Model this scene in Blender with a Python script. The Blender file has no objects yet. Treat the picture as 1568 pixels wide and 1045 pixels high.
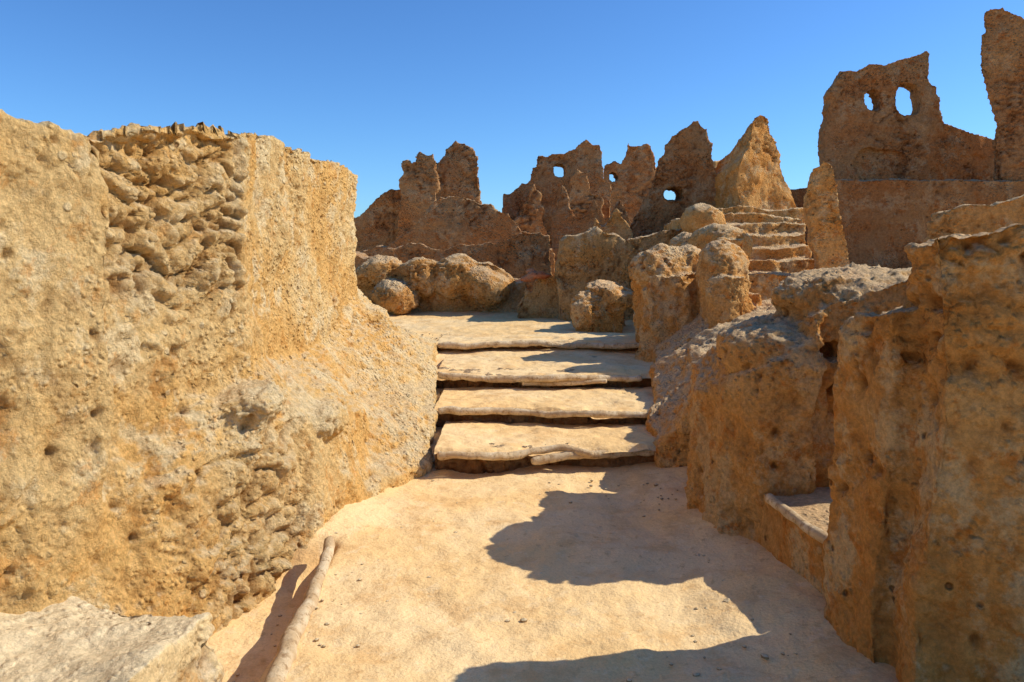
import bpy, bmesh, math, time
import numpy as np
from mathutils import Vector, Matrix
T0=time.time()
scene=bpy.context.scene
col=scene.collection

# ---------------------------------------------------------------- noise
def _h(ix,iy,iz,seed):
    ix=ix.astype(np.int64).astype(np.uint32); iy=iy.astype(np.int64).astype(np.uint32); iz=iz.astype(np.int64).astype(np.uint32)
    h=(ix*np.uint32(73856093))^(iy*np.uint32(19349663))^(iz*np.uint32(83492791))^np.uint32((seed*2654435761)&0xffffffff)
    h^=h>>np.uint32(16); h*=np.uint32(0x85ebca6b); h^=h>>np.uint32(13); h*=np.uint32(0xc2b2ae35); h^=h>>np.uint32(16)
    return h.astype(np.float64)/4294967295.0
def vnoise(p,seed=0):
    i=np.floor(p); f=p-i; w=f*f*f*(f*(f*6-15)+10)
    r=0
    for dx in (0,1):
        wx=w[:,0] if dx else 1-w[:,0]
        for dy in (0,1):
            wy=w[:,1] if dy else 1-w[:,1]
            for dz in (0,1):
                wz=w[:,2] if dz else 1-w[:,2]
                r=r+wx*wy*wz*_h(i[:,0]+dx,i[:,1]+dy,i[:,2]+dz,seed)
    return r*2-1
def fbm(p,freq,octv=4,seed=0,rough=0.5):
    a=1;s=0;t=0
    for k in range(octv):
        s=s+a*vnoise(p*freq+k*17.3,seed+k); t+=a; a*=rough; freq*=2.03
    return s/t
def worley(p,seed=0):
    i=np.floor(p); n=len(p)
    f1=np.full(n,9.0); f2=np.full(n,9.0); idv=np.zeros(n)
    for dx in (-1,0,1):
        for dy in (-1,0,1):
            for dz in (-1,0,1):
                c=i+np.array([dx,dy,dz])
                a=_h(c[:,0],c[:,1],c[:,2],seed); b=_h(c[:,0],c[:,1],c[:,2],seed+7); d=_h(c[:,0],c[:,1],c[:,2],seed+13)
                q=c+np.stack([a,b,d],1)*0.8+0.1
                dist=np.sqrt(((q-p)**2).sum(1))
                m=dist<f1
                f2=np.where(m,f1,np.minimum(f2,dist)); idv=np.where(m,a,idv); f1=np.where(m,dist,f1)
    return f1,f2,idv
def sstep(a,b,x):
    t=np.clip((x-a)/(b-a),0,1); return t*t*(3-2*t)

# ---------------------------------------------------------------- mesh parts
def prism(bm,foot,z0=-0.3,flare=0.0):
    cx=sum(f[0] for f in foot)/len(foot); cy=sum(f[1] for f in foot)/len(foot)
    bot=[bm.verts.new((cx+(f[0]-cx)*(1+flare),cy+(f[1]-cy)*(1+flare),z0)) for f in foot]
    top=[bm.verts.new(f) for f in foot]
    n=len(foot); fs=[bm.faces.new(bot[::-1]),bm.faces.new(top)]
    for k in range(n):
        bm.faces.new((bot[k],bot[(k+1)%n],top[(k+1)%n],top[k]))
    bmesh.ops.triangulate(bm,faces=fs)
def bank(bm,a,b,z0=-0.3):
    """strip of sloping ground between two polylines of (x,y,z)"""
    for k in range(len(a)-1): prism(bm,[a[k],b[k],b[k+1],a[k+1]],z0)
def box(bm,x0,x1,y0,y1,z0,z1): prism(bm,[(x0,y0,z1),(x1,y0,z1),(x1,y1,z1),(x0,y1,z1)],z0)
def jag(outline,seed,step=9,a=3.2):
    r=np.random.default_rng(seed); out=[]; n=len(outline)
    for k in range(n):
        p=np.array(outline[k],float); q=np.array(outline[(k+1)%n],float)
        out.append(tuple(p))
        L=np.linalg.norm(q-p); m=int(L/step)
        if p[1]<-10 or q[1]<-10: continue
        d=(q-p)/max(L,1e-6); nn=np.array([-d[1],d[0]])
        for j in range(1,m):
            o=r.uniform(-a,a)
            out.append(tuple(p+d*(L*j/m+r.uniform(-1.5,1.5))+nn*o))
    return out
def slab(bm,outline,s,thick,back=0.9):
    cx=sum(o[0] for o in outline)/len(outline)
    fr=[bm.verts.new((o[0]*s,0,o[1]*s)) for o in outline]
    bk=[bm.verts.new(((cx+(o[0]-cx)*back)*s,thick,o[1]*s*(1 if o[1]<0 else back))) for o in outline]
    n=len(outline); fs=[bm.faces.new(fr),bm.faces.new(bk[::-1])]
    for k in range(n):
        bm.faces.new((fr[k],bk[k],bk[(k+1)%n],fr[(k+1)%n]))
    bmesh.ops.triangulate(bm,faces=fs)
def blob(bm,c,r,rz=0):
    bmesh.ops.create_icosphere(bm,subdivisions=3,radius=1,matrix=Matrix.Translation(c)@Matrix.Rotation(rz,4,'Z')@Matrix.Diagonal((r[0],r[1],r[2],1)))

def link(name,me,mat,parent=None):
    ob=bpy.data.objects.new(name,me); col.objects.link(ob)
    if mat: me.materials.append(mat)
    if parent: ob.parent=parent
    return ob

def mass(name,bm,voxel,mat,smooth=3,warp=(0.1,0.9),amp=1.0,loc=(0,0,0),rot=0,cut=None,region=None,seed=1,parent=None,course=0.5,sc=1.0,pits=0.8,flat=(5.0,11.0),peb=1.0):
    """solid of rammed earth: union of parts -> voxel remesh -> weathered displacement"""
    bmesh.ops.recalc_face_normals(bm,faces=bm.faces)
    me=bpy.data.meshes.new(name); bm.to_mesh(me); bm.free()
    ob=bpy.data.objects.new('tmp',me); col.objects.link(ob)
    m=ob.modifiers.new('r','REMESH'); m.mode='VOXEL'; m.voxel_size=voxel
    co=None
    if cut is not None:
        cm=bpy.data.meshes.new('c'); bmesh.ops.recalc_face_normals(cut,faces=cut.faces); cut.to_mesh(cm); cut.free()
        co=bpy.data.objects.new('c',cm); col.objects.link(co)
        b=ob.modifiers.new('b','BOOLEAN'); b.operation='DIFFERENCE'; b.object=co; b.solver='EXACT'
        m=ob.modifiers.new('r2','REMESH'); m.mode='VOXEL'; m.voxel_size=voxel
    if smooth:
        m=ob.modifiers.new('s','SMOOTH'); m.iterations=smooth; m.factor=0.5
    dg=bpy.context.evaluated_depsgraph_get()
    nm=bpy.data.meshes.new_from_object(ob.evaluated_get(dg))
    bpy.data.objects.remove(ob)
    if co: bpy.data.objects.remove(co)
    n=len(nm.vertices); p=np.empty(n*3,np.float32); nm.vertices.foreach_get('co',p); p=p.reshape(-1,3).astype(np.float64)
    o=np.array(loc)+seed*3.7
    q=p+o
    w=np.stack([fbm(q,warp[1],3,seed+k*11) for k in range(3)],1)
    p=p+w*warp[0]
    nm.vertices.foreach_set('co',p.astype(np.float32).ravel()); nm.update()
    nr=np.empty(n*3,np.float32); nm.vertices.foreach_get('normal',nr); nr=nr.reshape(-1,3)
    q=p/sc+o
    R=region(p) if region else np.zeros(n)
    qa=q+np.stack([fbm(q,3,2,seed+31),fbm(q,3,2,seed+37),fbm(q,3,2,seed+41)],1)*0.12
    f1,f2,cid=worley(qa*np.array([flat[0],flat[0],flat[1]]),seed+3)
    g1,g2,gid=worley(qa*np.array([12.,12.,19.]),seed+5)
    brick=(np.sqrt(sstep(0.0,0.55,f2-f1))-0.7)*1.0+(cid-0.5)*1.0
    chunk=(np.sqrt(sstep(0.0,0.6,g2-g1))-0.65)*0.8+(gid-0.5)*0.9
    med=fbm(q,2.6,4,seed+51)
    patch=sstep(-0.1,0.25,fbm(q,0.9,3,seed+61))
    patch2=sstep(-0.15,0.2,fbm(q,1.7,3,seed+66))
    patch3=sstep(-0.2,0.15,fbm(q,2.3,3,seed+68))
    fine=fbm(q,11,4,seed+71,0.7)
    ridg=-np.abs(fbm(q*np.array([1,1,0.35]),4.5,3,seed+81))
    crack=-np.exp(-(fbm(q*np.array([1,1,0.5]),1.6,4,seed+91)/0.014)**2)
    p1,p2,pid=worley(qa*np.array([23.,23.,27.]),seed+15)
    pebble=np.exp(-(p1/0.36)**2)*(pid>.35)
    A=amp*sc
    up=1-0.7*sstep(.25,.8,nr[:,2])
    d=A*(0.050*med+0.05*ridg+0.022*fine*(.4+.8*patch2)+0.03*crack*patch)
    rough=np.clip(course*(0.15+0.85*patch)*(.4+.6*patch2)+R,0,1.1)*up
    d+=A*rough*(0.046*brick+0.024*chunk)+A*0.006*chunk+A*peb*(0.004+.013*patch3)*pebble
    h1,h2,hid=worley(q*5.2,seed+9)
    pit=(hid>0.72)*np.exp(-(h1/0.13)**2)
    k1,k2,kid=worley(q*np.array([11,11,9]),seed+19)
    pit=pit+(kid>0.72)*np.exp(-(k1/0.2)**2)*0.7
    d-=A*0.055*pit*pits
    p=p+nr*d[:,None]
    nm.vertices.foreach_set('co',p.astype(np.float32).ravel()); nm.update()
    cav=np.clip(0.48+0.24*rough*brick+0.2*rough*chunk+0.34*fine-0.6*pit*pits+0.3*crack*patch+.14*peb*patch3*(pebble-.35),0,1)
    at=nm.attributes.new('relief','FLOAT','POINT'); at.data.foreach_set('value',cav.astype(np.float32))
    at=nm.attributes.new('rough','FLOAT','POINT'); at.data.foreach_set('value',np.clip(rough,0,1).astype(np.float32))
    nm.materials.clear(); nm.name=name
    nm.polygons.foreach_set('use_smooth',np.ones(len(nm.polygons),bool))
    ob=link(name,nm,mat,parent); ob.location=loc; ob.rotation_euler=(0,0,rot)
    return ob

# ---------------------------------------------------------------- materials
def nt(name):
    m=bpy.data.materials.new(name); m.use_nodes=True
    t=m.node_tree; t.nodes.clear()
    o=t.nodes.new('ShaderNodeOutputMaterial'); b=t.nodes.new('ShaderNodeBsdfPrincipled')
    b.inputs['Roughness'].default_value=0.95
    b.inputs['Specular IOR Level'].default_value=0.05
    t.links.new(b.outputs[0],o.inputs[0])
    return m,t,b
def N(t,ty,**k):
    n=t.nodes.new(ty)
    for a,v in k.items():
        if hasattr(n,a): setattr(n,a,v)
    return n
def noise(t,vec,scale,detail=5,rough=0.6):
    n=N(t,'ShaderNodeTexNoise'); n.inputs['Scale'].default_value=scale; n.inputs['Detail'].default_value=detail; n.inputs['Roughness'].default_value=rough
    t.links.new(vec,n.inputs['Vector']); return n.outputs['Fac']
def maprange(t,v,a,b,c,d):
    n=N(t,'ShaderNodeMapRange'); n.interpolation_type='SMOOTHSTEP'
    for k,x in zip(('From Min','From Max','To Min','To Max'),(a,b,c,d)): n.inputs[k].default_value=x
    t.links.new(v,n.inputs['Value']); return n.outputs[0]
def mixc(t,f,a,b,mode='MIX'):
    n=N(t,'ShaderNodeMix'); n.data_type='RGBA'; n.blend_type=mode
    for s,x in ((0,f),(6,a),(7,b)):
        if hasattr(x,'is_output') : t.links.new(x,n.inputs[s])
        elif s==0: n.inputs[0].default_value=x
        else: n.inputs[s].default_value=(*x,1)
    return n.outputs[2]
def math_(t,op,a,b=0.0):
    n=N(t,'ShaderNodeMath'); n.operation=op
    for s,x in ((0,a),(1,b)):
        if hasattr(x,'is_output'): t.links.new(x,n.inputs[s])
        else: n.inputs[s].default_value=x
    return n.outputs[0]
def grey(t,v):
    cc=N(t,'ShaderNodeCombineColor')
    for k in range(3): t.links.new(v,cc.inputs[k])
    return cc.outputs[0]
def mud(name,cA,cB,cC,cTop,bump=0.03,s=1.0,topf=0.6,red=0.7):
    m,t,b=nt(name)
    tc=N(t,'ShaderNodeTexCoord').outputs['Object']
    c=mixc(t,maprange(t,noise(t,tc,1.1/s,4),0.42,0.58,0,1),cA,cB)
    c=mixc(t,maprange(t,noise(t,tc,2.9/s,6,0.7),0.50,0.60,0,0.9),c,cC)
    c=mixc(t,maprange(t,noise(t,tc,6/s,5,0.75),0.54,0.64,0,red),c,(cB[0]*0.88,cB[1]*0.64,cB[2]*0.40))
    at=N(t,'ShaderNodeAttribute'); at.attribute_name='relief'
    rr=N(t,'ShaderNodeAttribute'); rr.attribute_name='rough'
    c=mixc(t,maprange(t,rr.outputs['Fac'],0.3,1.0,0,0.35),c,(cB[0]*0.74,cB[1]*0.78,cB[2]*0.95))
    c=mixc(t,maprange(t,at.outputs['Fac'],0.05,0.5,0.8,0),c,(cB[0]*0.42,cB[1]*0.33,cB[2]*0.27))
    c=mixc(t,maprange(t,at.outputs['Fac'],0.52,0.8,0,0.6),c,cC)
    v3=N(t,'ShaderNodeTexVoronoi'); v3.inputs['Scale'].default_value=12/s; t.links.new(tc,v3.inputs['Vector'])
    sc3=N(t,'ShaderNodeSeparateColor'); t.links.new(v3.outputs['Color'],sc3.inputs[0])
    near=maprange(t,v3.outputs['Distance'],0.16,0.30,1,0)
    st=math_(t,'MULTIPLY',math_(t,'GREATER_THAN',sc3.outputs[0],0.92),near)
    c=mixc(t,math_(t,'MULTIPLY',st,0.5),c,(cC[0],cC[1]*1.06,cC[2]*1.15))
    hole=math_(t,'MULTIPLY',math_(t,'LESS_THAN',sc3.outputs[0],0.10),maprange(t,v3.outputs['Distance'],0.08,0.2,1,0))
    c=mixc(t,math_(t,'MULTIPLY',hole,0.75),c,(0.20,0.09,0.035))
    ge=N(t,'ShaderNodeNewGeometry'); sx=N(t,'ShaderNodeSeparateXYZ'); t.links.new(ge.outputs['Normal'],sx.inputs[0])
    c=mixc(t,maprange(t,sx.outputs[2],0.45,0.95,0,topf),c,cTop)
    c=mixc(t,1.0,c,grey(t,maprange(t,noise(t,tc,42/s,4,0.8),0.33,0.67,0.78,1.16)),'MULTIPLY')
    t.links.new(c,b.inputs['Base Color'])
    v=N(t,'ShaderNodeTexVoronoi'); v.inputs['Scale'].default_value=30/s; t.links.new(tc,v.inputs['Vector'])
    pit=maprange(t,v.outputs['Distance'],0.05,0.5,0.5,0)
    msk=maprange(t,noise(t,tc,2.1/s,3),0.4,0.6,0.25,1)
    h=math_(t,'ADD',noise(t,tc,15/s,7,0.76),math_(t,'MULTIPLY',pit,msk)); h=math_(t,'ADD',h,math_(t,'MULTIPLY',st,0.4))
    h=math_(t,'SUBTRACT',h,math_(t,'MULTIPLY',hole,1.0))
    bp=N(t,'ShaderNodeBump'); bp.inputs['Strength'].default_value=1.0; bp.inputs['Distance'].default_value=bump*s
    t.links.new(h,bp.inputs['Height']); t.links.new(bp.outputs[0],b.inputs['Normal'])
    return m
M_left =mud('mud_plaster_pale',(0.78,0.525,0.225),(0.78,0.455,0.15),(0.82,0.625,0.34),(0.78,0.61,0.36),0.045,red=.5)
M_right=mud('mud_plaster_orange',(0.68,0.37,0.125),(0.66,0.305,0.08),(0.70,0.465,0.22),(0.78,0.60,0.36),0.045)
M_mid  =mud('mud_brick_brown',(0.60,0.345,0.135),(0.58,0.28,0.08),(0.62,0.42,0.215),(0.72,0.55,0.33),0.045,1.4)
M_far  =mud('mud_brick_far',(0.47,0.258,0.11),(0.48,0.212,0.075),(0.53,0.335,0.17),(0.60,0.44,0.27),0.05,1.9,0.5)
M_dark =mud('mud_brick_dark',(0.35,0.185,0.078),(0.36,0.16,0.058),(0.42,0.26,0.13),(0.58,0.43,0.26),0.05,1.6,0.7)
M_bench=mud('mud_slab_pale',(0.74,0.56,0.30),(0.72,0.52,0.26),(0.78,0.62,0.39),(0.76,0.60,0.36),0.022,1.0,0.9)

def ground_mat():
    m,t,b=nt('trodden_sand')
    tc=N(t,'ShaderNodeTexCoord').outputs['Object']
    c=mixc(t,maprange(t,noise(t,tc,0.9,5),0.38,0.62,0,1),(0.86,0.62,0.32),(0.84,0.555,0.245))
    c=mixc(t,maprange(t,noise(t,tc,2.6,6,0.70),0.50,0.64,0,0.65),c,(0.70,0.42,0.17))
    c=mixc(t,maprange(t,noise(t,tc,9,5,0.65),0.55,0.66,0,0.45),c,(0.86,0.66,0.38))
    c=mixc(t,maprange(t,noise(t,tc,20,4,0.7),0.58,0.68,0,0.5),c,(0.54,0.32,0.13))
    c=mixc(t,1.0,c,grey(t,maprange(t,noise(t,tc,90,4,0.85),0.33,0.67,0.88,1.08)),'MULTIPLY')
    t.links.new(c,b.inputs['Base Color'])
    h=math_(t,'ADD',noise(t,tc,5,7,0.62),math_(t,'MULTIPLY',noise(t,tc,70,3,0.6),0.10))
    bp=N(t,'ShaderNodeBump'); bp.inputs['Strength'].default_value=1.0; bp.inputs['Distance'].default_value=0.034
    t.links.new(h,bp.inputs['Height']); t.links.new(bp.outputs[0],b.inputs['Normal'])
    return m
M_ground=ground_mat()
def wood_mat():
    m,t,b=nt('weathered_wood')
    mp=N(t,'ShaderNodeTexCoord').outputs['Object']
    c=mixc(t,maprange(t,noise(t,mp,7,6),0.4,0.62,0,1),(0.60,0.42,0.23),(0.76,0.60,0.38))
    c=mixc(t,maprange(t,noise(t,mp,26,6,0.7),0.50,0.66,0,0.8),c,(0.32,0.18,0.08))
    t.links.new(c,b.inputs['Base Color'])
    bp=N(t,'ShaderNodeBump'); bp.inputs['Strength'].default_value=1; bp.inputs['Distance'].default_value=0.015
    t.links.new(noise(t,mp,40,6,0.75),bp.inputs['Height']); t.links.new(bp.outputs[0],b.inputs['Normal'])
    return m
M_wood=wood_mat()
M_red=mud('red_clay',(0.58,0.22,0.10),(0.52,0.17,0.07),(0.5,0.25,0.12),(0.55,0.24,0.12),0.02)

# ---------------------------------------------------------------- ground
def ghead(X,Y):
    z=np.interp(Y,[-200,5.9,9.6,10.2,14,20,30,60,900],[0,0,.49,.57,.62,1.1,1.5,1.2,0.5])
    ch=sstep(-0.96,-1.03,X)*sstep(4.55,4.2,Y)
    z=z-0.15*ch
    z=z+0.09*sstep(0.75,1.35,X)*sstep(7,5.5,Y)+0.05*sstep(-0.75,-1.1,X)*sstep(4.3,4.8,Y)*sstep(7,6,Y)
    z=z+sstep(4,7,X)*sstep(9,11,Y)*0.6
    return z
def axis(a,b,st,lo,hi,g=1.12):
    v=list(np.arange(a,b,st)); d=st; x=b
    while x<hi: v.append(x); d*=g; x+=d
    v.append(hi); d=st; x=a; w=[]
    while x>lo: d*=g; x-=d; w.append(x)
    return np.array(w[::-1]+v)
xs=axis(-2.2,2.4,0.022,-900,900); ys=axis(2.2,11,0.028,-300,1200)
XX,YY=np.meshgrid(xs,ys)
P=np.stack([XX.ravel(),YY.ravel(),np.zeros(XX.size)],1)
Z=ghead(P[:,0],P[:,1])
Z+=0.030*fbm(P,1.1,3,5)+0.022*fbm(P,4,4,9)+0.004*fbm(P,24,2,12)
f1,f2,fi=worley(P*np.array([2.9,2.3,1]),77)
Z-=0.018*np.exp(-(f1/0.2)**2)*(fi>.4)
Z+=sstep(12,60,np.hypot(P[:,0],P[:,1]))*0.25*fbm(P,0.05,4,3)
P[:,2]=Z
nx=len(xs); ny=len(ys)
idx=np.arange(nx*ny).reshape(ny,nx)
F=np.stack([idx[:-1,:-1],idx[:-1,1:],idx[1:,1:],idx[1:,:-1]],-1).reshape(-1,4)
gm=bpy.data.meshes.new('ground'); gm.from_pydata(P.tolist(),[],F.tolist())
gm.polygons.foreach_set('use_smooth',np.ones(len(gm.polygons),bool))
link('ground',gm,M_ground)

# ---------------------------------------------------------------- logs
def log(name,pts,r0,r1,seed=0,parent=None,wob=0.012,knots=0.3):
    pts=[Vector(p) for p in pts]; L=sum((pts[i+1]-pts[i]).length for i in range(len(pts)-1))
    n=max(12,int(L/0.03)); res=[]
    for k in range(n+1):
        t=k/n*(len(pts)-1); i=min(int(t),len(pts)-2); f=t-i
        a=pts[max(i-1,0)];b=pts[i];c=pts[i+1];d=pts[min(i+2,len(pts)-1)]
        res.append(0.5*((2*b)+(c-a)*f+(2*a-5*b+4*c-d)*f*f+(3*b-a-3*c+d)*f**3))
    C=np.array([list(v) for v in res]); q=C*1.0+seed*5.1
    C+=np.stack([fbm(q,2.5,4,seed+k,.6) for k in range(3)],1)*wob
    S=16; V=[];Fc=[]
    for k in range(n+1):
        tan=Vector(C[min(k+1,n)]-C[max(k-1,0)]).normalized(); s=tan.cross(Vector((0,0,1))).normalized(); u=s.cross(tan)
        r=r0+(r1-r0)*k/n
        if k in(0,n): r*=0.75
        for j in range(S):
            a=2*math.pi*j/S; V.append(Vector(C[k])+(s*math.cos(a)+u*math.sin(a))*r)
    A=np.array([list(v) for v in V]); cc=np.repeat(C,S,0); dr=A-cc
    A=cc+dr*(1+knots*fbm(A+seed,7,3,seed+4)+0.2*fbm(A*6+seed,3,2,seed+8))[:,None]
    for k in range(n):
        for j in range(S):
            Fc.append((k*S+j,k*S+(j+1)%S,(k+1)*S+(j+1)%S,(k+1)*S+j))
    Fc.append(tuple(range(S))[::-1]); Fc.append(tuple(range(n*S,n*S+S)))
    me=bpy.data.meshes.new(name); me.from_pydata(A.tolist(),[],Fc)
    me.polygons.foreach_set('use_smooth',np.ones(len(me.polygons),bool))
    return link(name,me,M_wood,parent)

# ---------------------------------------------------------------- stairs
st=bpy.data.objects.new('mud_brick_stairs',None); col.objects.link(st)
steps=[(5.9,.175,-.60,1.35),(6.78,.31,-.70,1.5),(7.86,.455,-.80,1.7),(9.6,.60,-.95,1.9)]
ends=[6.95,8.0,9.8,10.7]
def edge(k,x):  # worn, wavy front edge of step k
    return 0.08*np.sin(x*2.6+k*2.1)+0.03*np.sin(x*7+k)
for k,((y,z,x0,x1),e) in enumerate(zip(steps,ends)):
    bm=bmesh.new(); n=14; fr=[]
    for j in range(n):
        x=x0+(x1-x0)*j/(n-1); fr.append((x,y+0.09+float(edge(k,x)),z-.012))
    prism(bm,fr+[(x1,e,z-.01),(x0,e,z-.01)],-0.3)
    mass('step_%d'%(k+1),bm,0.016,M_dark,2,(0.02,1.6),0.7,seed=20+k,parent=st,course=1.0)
for k,(y,z,x0,x1) in enumerate(steps):
    xm=[.62,1.3,1.3,1.6][k]; xa=x0+.05
    pts=[(xa+(xm-xa)*j/6,y+float(edge(k,xa+(xm-xa)*j/6))-.01,z-.026+.014*math.sin(j*1.7+k)) for j in range(7)]
    log('log_nosing_%d'%(k+1),pts,0.030+.003*k,0.024+.003*k,seed=k+3,parent=st,wob=0.035)
log('log_nosing_5',[(.15,5.90,.10),(.5,5.96,.125),(.9,6.02,.13),(1.25,5.99,.155)],.032,.028,seed=31,parent=st,wob=.04)
log('log_nosing_6',[(.1,7.79,.38),(.5,7.82,.385),(.95,7.86,.39)],.03,.026,seed=33,parent=st,wob=.02)
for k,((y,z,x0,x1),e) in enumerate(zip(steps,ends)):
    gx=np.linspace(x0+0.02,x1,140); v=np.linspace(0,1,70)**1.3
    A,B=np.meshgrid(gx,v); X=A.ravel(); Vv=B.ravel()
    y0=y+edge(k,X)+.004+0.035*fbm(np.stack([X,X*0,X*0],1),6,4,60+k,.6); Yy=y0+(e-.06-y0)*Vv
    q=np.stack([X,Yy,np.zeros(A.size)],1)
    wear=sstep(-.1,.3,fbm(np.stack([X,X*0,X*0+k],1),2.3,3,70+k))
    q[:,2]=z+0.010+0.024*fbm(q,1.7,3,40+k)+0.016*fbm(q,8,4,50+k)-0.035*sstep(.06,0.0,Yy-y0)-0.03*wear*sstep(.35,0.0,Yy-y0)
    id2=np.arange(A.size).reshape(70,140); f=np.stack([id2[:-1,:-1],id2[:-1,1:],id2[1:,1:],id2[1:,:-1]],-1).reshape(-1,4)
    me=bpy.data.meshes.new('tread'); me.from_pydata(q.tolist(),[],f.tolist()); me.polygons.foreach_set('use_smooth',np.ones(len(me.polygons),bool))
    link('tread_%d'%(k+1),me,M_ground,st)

log('wooden_log',[(-.865,2.5,.005),(-.895,2.98,.01),(-.925,3.4,.015),(-.965,3.85,.015),(-1.01,4.36,.05)],0.045,0.028,seed=9,wob=0.02,knots=.2)
log('wooden_log',[(1.345,4.12,.355),(1.36,3.9,.35),(1.40,3.6,.35),(1.445,3.34,.35)],0.026,0.024,seed=15,wob=0.010)

# ---------------------------------------------------------------- left wall
bm=bmesh.new()
prism(bm,[(-2.05,1.9,2.12),(-1.93,2.7,2.14),(-1.67,3.30,2.14),(-1.77,3.37,2.18),(-1.50,4.40,2.38),(-1.58,4.9,2.42),(-1.60,6.1,2.49),(-1.58,8.0,2.5),(-3.0,8.3,2.4),(-3.2,6,2.35),(-3.3,1.9,2.1)],-.3,0.03)
inn=[(-2.1,2.8,1.0),(-1.8,3.45,.95),(-1.68,4.0,1.02),(-1.62,4.5,1.12),(-1.68,5.2,1.05),(-1.68,5.9,.98),(-1.68,6.8,1.0),(-1.7,7.8,1.35),(-1.75,8.6,1.3),(-1.9,9.2,.95),(-2.2,10.2,.75)]
mid=[(-1.9,2.8,.6),(-1.58,3.45,.55),(-1.36,4.0,.66),(-1.20,4.5,.68),(-1.10,5.2,.60),(-1.12,5.9,.44),(-1.20,6.8,.54),(-1.3,7.8,.98),(-1.35,8.6,.94),(-1.4,9.2,.82),(-1.6,10.2,.66)]
out=[(-1.8,2.8,.1),(-1.45,3.45,.1),(-1.25,4.0,.1),(-1.12,4.5,.1),(-1.0,5.2,.08),(-.64,5.9,.08),(-.66,6.8,.30),(-.74,7.8,.46),(-.82,8.6,.58),(-.92,9.6,.63),(-1.1,10.2,.55)]
bank(bm,inn,mid); bank(bm,mid,out)
bank(bm,[(-2.6,p[1],p[2]) for p in inn],inn)
blob(bm,(-1.43,4.25,.80),(.22,.30,.12),.4); blob(bm,(-1.22,4.9,.58),(.18,.3,.12)); blob(bm,(-1.46,8.2,.88),(.26,.5,.24))
def rg(p):
    return sstep(3.33,3.42,p[:,1])*sstep(4.45,4.33,p[:,1])*(0.30+0.75*sstep(1.25,1.6,p[:,2]))*sstep(2.12,1.95,p[:,2]-.18*(p[:,1]-3.3))+0.5*sstep(1.0,0.4,p[:,2])*sstep(5.3,4.5,p[:,1])*sstep(3.4,3.9,p[:,1])-0.5*sstep(4.4,4.6,p[:,1])-0.12*sstep(3.35,3.25,p[:,1])
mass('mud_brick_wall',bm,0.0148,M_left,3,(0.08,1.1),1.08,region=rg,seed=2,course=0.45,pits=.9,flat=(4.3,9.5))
bm=bmesh.new()
prism(bm,[(-1.2,2.2,.29),(-1.17,2.55,.29),(-1.12,2.92,.25),(-1.33,3.0,.27),(-1.75,3.18,.31),(-2.2,3.35,.31),(-2.4,2.2,.3)],-.3,0.03)
mass('low_mud_platform',bm,0.013,M_bench,4,(0.08,1.6),0.7,seed=6,course=0.7,peb=.5)

# ---------------------------------------------------------------- right side
bm=bmesh.new()
prism(bm,[(1.34,3.30,1.32),(1.38,2.92,1.40),(1.7,2.88,1.42),(1.7,3.3,1.40)],-.3,0.08)
prism(bm,[(1.48,2.98,1.66),(1.43,2.68,1.72),(2.3,2.46,1.78),(3.3,2.1,1.82),(3.4,3.2,1.76),(2.2,3.2,1.74),(1.62,3.2,1.66)],-.3,0.05)
def rp(p): return .25*sstep(.2,.6,fbm(p+9,1.3,3,5)+.3)
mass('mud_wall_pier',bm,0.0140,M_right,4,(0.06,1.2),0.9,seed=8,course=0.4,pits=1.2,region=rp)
bm=bmesh.new()
prism(bm,[(1.44,3.1,.37),(1.43,3.4,.37),(1.35,3.9,.37),(1.32,4.35,.37),(2.6,4.5,.40),(2.6,3.1,.40)],-.3,0.03)
mass('mud_bench',bm,0.016,M_right,2,(0.03,1.4),0.4,seed=10,course=0.2)
bm=bmesh.new()
prism(bm,[(1.08,4.85,.80),(1.18,4.40,.90),(1.34,4.18,1.02),(1.62,4.10,1.22),(1.62,4.8,1.34),(1.48,5.3,1.08),(1.26,5.6,.84)],-.3,0.05)
prism(bm,[(1.58,4.12,1.26),(1.64,4.20,1.36),(1.95,4.18,1.48),(2.1,4.1,1.56),(3.0,4.2,1.58),(3.1,5.5,1.45),(2.2,5.7,1.16),(1.6,5.6,.98),(1.5,5.0,1.22)],-.3,0.03)
blob(bm,(2.0,4.65,1.40),(.5,.42,.18)); blob(bm,(1.5,4.6,1.08),(.32,.42,.2))
cut=bmesh.new(); blob(cut,(1.685,4.13,1.12),(.085,.26,.06)); blob(cut,(1.74,4.1,.72),(.10,.14,.34))
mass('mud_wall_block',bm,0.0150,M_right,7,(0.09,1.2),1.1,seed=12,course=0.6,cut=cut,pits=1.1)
bm=bmesh.new()
a=[(1.12,5.9,.22),(1.26,7,.36),(1.40,8,.50),(1.6,8.9,.64)]; b=[(1.5,5.7,.66),(1.7,7,.74),(1.9,8,.86),(2.1,8.9,.96)]; c=[(2.1,5.5,1.05),(2.6,7,1.12),(2.9,8,1.2),(3,8.9,1.25)]
bank(bm,a,b); bank(bm,b,c)
mass('earth_bank',bm,0.024,M_right,6,(0.12,1.0),1.0,seed=14,course=0.4)
bm=bmesh.new()
prism(bm,[(1.48,8.95,1.2),(1.6,8.85,1.45),(1.95,8.8,1.45),(2.3,9.0,1.5),(2.3,10.1,1.45),(1.7,10.2,1.3)],.2,0.15)
blob(bm,(1.85,9.35,1.38),(.42,.5,.36)); blob(bm,(2.2,9.4,1.45),(.3,.4,.3))
mass('ruined_wall_stump',bm,0.022,M_right,10,(0.16,1.1),1.3,seed=16,course=0.6)
bm=bmesh.new()
prism(bm,[(2.02,8.2,1.45),(2.2,8.05,1.5),(2.35,8.05,1.5),(2.55,8.2,1.4),(2.75,8.6,1.2),(2.6,9.3,1.3),(2.1,9.2,1.5)],.2,0.12)
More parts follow.
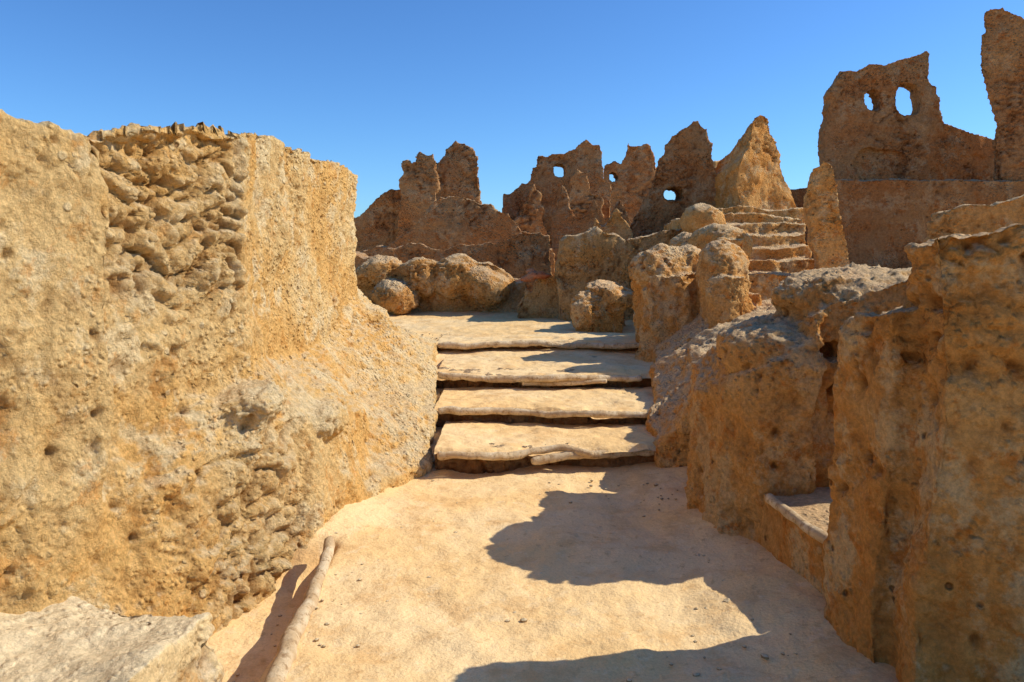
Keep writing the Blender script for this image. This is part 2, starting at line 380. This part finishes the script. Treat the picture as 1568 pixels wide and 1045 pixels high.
blob(bm,(2.25,8.5,1.5),(.30,.34,.34))
cut=bmesh.new(); blob(cut,(2.58,8.15,1.27),(.12,.4,.13))
mass('ruined_wall_stump',bm,0.020,M_right,7,(0.10,1.2),1.1,seed=17,course=0.9,cut=cut)
bm=bmesh.new()
prism(bm,[(.90,11.3,.85),(1.15,11.1,1.05),(1.6,11.2,1.1),(1.75,12.0,1.1),(1.2,12.1,1.0)],.2,0.15)
blob(bm,(1.4,11.5,1.05),(.40,.4,.26)); blob(bm,(1.05,11.3,.8),(.3,.3,.3))
mass('eroded_mud_boulder',bm,0.026,M_right,8,(0.16,1.2),1.1,seed=18,course=0.5)

# stair flight in the mid distance (sunlit), climbing to the right-hand terrace
bm=bmesh.new()
for k in range(7):
    box(bm,3.05+.06*k,4.15+.12*k,10.6+.42*k,15,0.2,1.50+.17*k)
box(bm,2.75,3.1,10.4,14,.2,1.9); box(bm,2.85,3.2,12,15,.2,2.3)
blob(bm,(2.9,10.9,1.82),(.38,.5,.34),.4); blob(bm,(2.95,12.2,2.2),(.35,.5,.3)); blob(bm,(2.6,11.5,1.4),(.35,.5,.6))
mass('ruined_stairway',bm,0.026,M_right,3,(0.10,1.0),0.95,seed=19,course=0.7)

def ruin(name,x,y,z,s,outline,thick,voxel,mat,seed,holes=(),niches=(),rot=0,course=0.9,amp=None,back=0.92,warp=None,step=None,ja=None,extra=(),smooth=1,blobs=()):
    step=step or (9 if y<16 else 7); ja=ja or (3.2 if y<16 else 4.0)
    bm=bmesh.new(); slab(bm,jag(outline,seed,step,ja),s,thick,back)
    for (bx,by,bz,r1,r2,r3) in blobs: blob(bm,(bx,by,bz),(r1,r2,r3))
    for (dy,ol,th) in extra:
        b2=bmesh.new(); slab(b2,jag(ol,seed+3,step,ja),s,th,back); bmesh.ops.translate(b2,verts=b2.verts,vec=(0,dy,0))
        tm=bpy.data.meshes.new('x'); b2.to_mesh(tm); b2.free(); bm.from_mesh(tm)
    cut=None
    if holes or niches:
        cut=bmesh.new()
        for (hx,hz,w,h,d0,d1) in [(*q,-2,thick+2) for q in holes]+[(*q,-1,.16) for q in niches]:
            r=np.random.default_rng(seed+int(hx)); pts=[]
            for a in range(14):
                th=2*math.pi*a/14; cxx=math.cos(th); szz=math.sin(th)
                pts.append((( hx+math.copysign(abs(cxx)**.6,cxx)*w*.5*r.uniform(.88,1.08)),(hz+math.copysign(abs(szz)**.65,szz)*h*.5*r.uniform(.88,1.08))))
            f=[cut.verts.new((p[0]*s,d0,p[1]*s)) for p in pts]; bk=[cut.verts.new((p[0]*s,d1,p[1]*s)) for p in pts]
            cut.faces.new(f); cut.faces.new(bk[::-1])
            for k in range(14): cut.faces.new((f[k],bk[k],bk[(k+1)%14],f[(k+1)%14]))
    sc=max(1,y/11)
    return mass(name,bm,voxel,mat,smooth,warp or (0.004*y,0.8),amp or .95,(x,y,z),rot,cut,None,seed,None,course,sc*0.66)

ruin('eroded_low_wall',-2.75,14.5,1.0,.0121,[(-30,-60),(-20,20),(10,40),(40,42),(75,36),(95,40),(110,24),(125,44),(160,50),(182,44),(200,48),(222,20),(240,25),(250,-60)],.9,.032,M_mid,21,smooth=5,warp=(.22,.9),amp=1.3,
     blobs=[(.3,.1,.35,.5,.5,.33),(1.1,0,.25,.45,.4,.38),(1.8,.1,.3,.45,.5,.42),(2.3,-.1,.1,.35,.4,.4),(.7,-.4,-.1,.4,.4,.3)])
ruin('eroded_low_wall',.1,13.6,.6,.0113,[(0,-30),(0,20),(12,50),(22,40),(34,66),(50,72),(64,60),(72,20),(80,-30)],.4,.03,M_mid,22)
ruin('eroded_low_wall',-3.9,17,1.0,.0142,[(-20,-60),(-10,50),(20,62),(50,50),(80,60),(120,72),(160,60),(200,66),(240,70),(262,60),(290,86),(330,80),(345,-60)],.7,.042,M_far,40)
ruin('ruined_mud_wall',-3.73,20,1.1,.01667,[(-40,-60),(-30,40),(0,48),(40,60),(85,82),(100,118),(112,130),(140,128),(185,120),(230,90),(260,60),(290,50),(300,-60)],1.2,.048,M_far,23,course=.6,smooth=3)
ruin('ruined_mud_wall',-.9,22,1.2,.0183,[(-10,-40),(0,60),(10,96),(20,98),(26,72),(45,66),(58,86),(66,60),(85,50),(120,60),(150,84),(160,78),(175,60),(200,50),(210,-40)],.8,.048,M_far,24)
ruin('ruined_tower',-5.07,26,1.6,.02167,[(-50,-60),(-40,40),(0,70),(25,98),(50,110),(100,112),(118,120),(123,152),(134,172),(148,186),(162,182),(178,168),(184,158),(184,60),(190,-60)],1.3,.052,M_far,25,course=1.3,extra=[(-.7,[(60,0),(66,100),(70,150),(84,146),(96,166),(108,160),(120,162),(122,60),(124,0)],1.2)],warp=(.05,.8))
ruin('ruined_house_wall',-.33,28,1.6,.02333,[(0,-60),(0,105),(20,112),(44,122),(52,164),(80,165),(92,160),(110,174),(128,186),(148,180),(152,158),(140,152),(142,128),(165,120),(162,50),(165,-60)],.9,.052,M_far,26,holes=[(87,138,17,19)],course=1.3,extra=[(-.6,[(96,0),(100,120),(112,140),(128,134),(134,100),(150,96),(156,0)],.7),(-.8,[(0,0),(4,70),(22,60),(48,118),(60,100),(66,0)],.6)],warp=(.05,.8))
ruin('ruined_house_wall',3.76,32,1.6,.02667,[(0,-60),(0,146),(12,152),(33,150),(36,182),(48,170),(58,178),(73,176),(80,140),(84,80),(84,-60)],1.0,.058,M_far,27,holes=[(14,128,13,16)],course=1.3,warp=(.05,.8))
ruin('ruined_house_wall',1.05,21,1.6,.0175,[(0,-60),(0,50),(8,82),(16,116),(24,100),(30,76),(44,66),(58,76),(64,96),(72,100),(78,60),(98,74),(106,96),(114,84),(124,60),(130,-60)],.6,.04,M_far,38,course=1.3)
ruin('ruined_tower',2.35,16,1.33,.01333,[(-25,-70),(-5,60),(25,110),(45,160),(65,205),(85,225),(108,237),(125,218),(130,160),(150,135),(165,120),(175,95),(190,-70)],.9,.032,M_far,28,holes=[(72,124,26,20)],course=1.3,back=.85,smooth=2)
ruin('eroded_low_wall',1.45,15,1.6,.0125,[(0,-60),(0,40),(12,66),(22,52),(34,60),(44,82),(52,76),(60,50),(70,40),(74,-60)],.6,.032,M_mid,39,course=1.0)
ruin('terrace_mound',.78,13,.88,.01083,[(0,-60),(-2,60),(6,100),(15,112),(30,110),(55,126),(72,108),(90,112),(110,90),(125,104),(160,114),(235,130),(245,-60)],2.0,.032,M_mid,29,course=.8,warp=(.12,.9),smooth=4)
ruin('ruined_tower',4.35,15,2.48,.0125,[(-10,-120),(0,20),(8,60),(5,90),(18,108),(26,130),(32,150),(42,157),(60,155),(70,128),(82,104),(98,60),(112,10),(124,-120)],1.3,.03,M_right,30,rot=math.radians(24),course=1.6,step=6,ja=4.0,back=.62,smooth=4,warp=(.14,1))
ruin('ruined_tower',5.1,20,2.77,.01667,[(0,-80),(0,80),(20,88),(40,80),(48,50),(60,-80)],.9,.05,M_right,31,rot=math.radians(20))
ruin('mud_brick_pillar',3.95,10.5,1.51,.00875,[(25,-90),(20,0),(5,60),(-2,100),(0,125),(6,154),(22,166),(38,160),(28,125),(42,90),(46,60),(56,30),(68,0),(80,-90)],.36,.018,M_right,32,course=1.6,warp=(.05,1.4),rot=math.radians(-12))
bm=bmesh.new(); box(bm,0,10,0,8,-3,1.94)
mass('terrace_wall',bm,.048,M_dark,1,(.08,.7),.9,(6.5,16,1.33),0,seed=33,course=1.0,sc=1.0)
ruin('ruined_house_wall',7.17,18,3.475,.015,[(0,-30),(0,10),(3,85),(8,135),(20,150),(28,168),(50,166),(78,178),(105,176),(138,190),(158,198),(164,190),(160,160),(178,126),(186,75),(192,40),(240,36),(283,40),(330,40),(330,-30)],.42,.032,M_far,34,holes=[(74,122,22,28),(129,124,36,48)],niches=[(85,20,80,56)],course=1.0,warp=(.03,.9),back=1.0,ja=4)
ruin('ruined_tower',10.02,16.3,3.5,.01358,[(0,-30),(-2,45),(8,70),(-10,150),(-18,175),(-13,245),(5,250),(30,235),(80,200),(100,0),(100,-30)],.7,.034,M_far,35,course=1.2,warp=(.05,.9),rot=math.radians(-30))
ruin('eroded_mud_boulder',3.25,6.2,1.6,.0052,[(-10,-250),(0,40),(15,75),(60,84),(100,82),(143,102),(230,110),(300,60),(320,-250)],.5,.02,M_right,36,warp=(.08,1.0),rot=math.radians(-20),smooth=5)
bm=bmesh.new()
for (x,y,z,r) in [(.30,13.5,1.30,.10),(.44,13.5,1.36,.12),(.36,13.6,1.42,.09),(.56,13.5,1.33,.09)]: blob(bm,(x,y,z),(r*1.4,r,r*.7))
mass('red_brick_rubble',bm,.022,M_red,1,(.05,2),.7,seed=37)

# pebbles
rng=np.random.default_rng(4)
bm=bmesh.new()
for k in range(900):
    y=rng.uniform(2.6,11) ; x=rng.uniform(-1.1,1.2)
    if rng.random()<.6: x=rng.choice([-1,1])*rng.normal(1.0,.12)
    if 5.7<y<10: continue
    r=abs(rng.normal(0,.006))+.003
    z=float(ghead(np.array([x]),np.array([y]))[0])
    mt=Matrix.Translation((x,y,z+r*.2))@Matrix.Rotation(rng.uniform(0,6),4,'Z')@Matrix.Diagonal((r*rng.uniform(.8,1.5),r,r*.7,1))
    bmesh.ops.create_icosphere(bm,subdivisions=1,radius=1,matrix=mt)
me=bpy.data.meshes.new('loose_pebbles'); bm.to_mesh(me); bm.free(); link('loose_pebbles',me,M_bench)

# ---------------------------------------------------------------- light
az=math.radians(8); el=math.radians(40)
S=Vector((math.cos(az)*math.cos(el),math.sin(az)*math.cos(el),math.sin(el)))
L=bpy.data.lights.new('sun','SUN'); L.energy=5.0; L.angle=math.radians(.5); L.color=(1,.93,.80)
lo=bpy.data.objects.new('sun',L); col.objects.link(lo); lo.rotation_euler=(-S).to_track_quat('-Z','Y').to_euler()
w=bpy.data.worlds.new('World'); scene.world=w; w.use_nodes=True
t=w.node_tree; bg=t.nodes['Background']; sk=t.nodes.new('ShaderNodeTexSky'); sk.sky_type='NISHITA'; sk.sun_disc=False
sk.sun_elevation=el; sk.sun_rotation=math.radians(82); sk.air_density=1.0; sk.dust_density=0.3; sk.ozone_density=2.5
tint=mixc(t,1.0,sk.outputs[0],(0.68,1.02,1.36),'MULTIPLY')
gm_=t.nodes.new('ShaderNodeGamma'); gm_.inputs[1].default_value=1.15; t.links.new(tint,gm_.inputs[0])
t.links.new(gm_.outputs[0],bg.inputs[0]); bg.inputs[1].default_value=0.094

cam=bpy.data.cameras.new('camera'); cam.lens=27.55; cam.sensor_width=36; cam.shift_y=-0.0781; cam.clip_end=3000; cam.clip_start=.05
co=bpy.data.objects.new('camera',cam); col.objects.link(co); co.location=(0,0,1.6); co.rotation_euler=(math.radians(90),0,0)
scene.camera=co
scene.view_settings.view_transform='Standard'; scene.view_settings.look='None'; scene.view_settings.exposure=0
print('done',time.time()-T0)
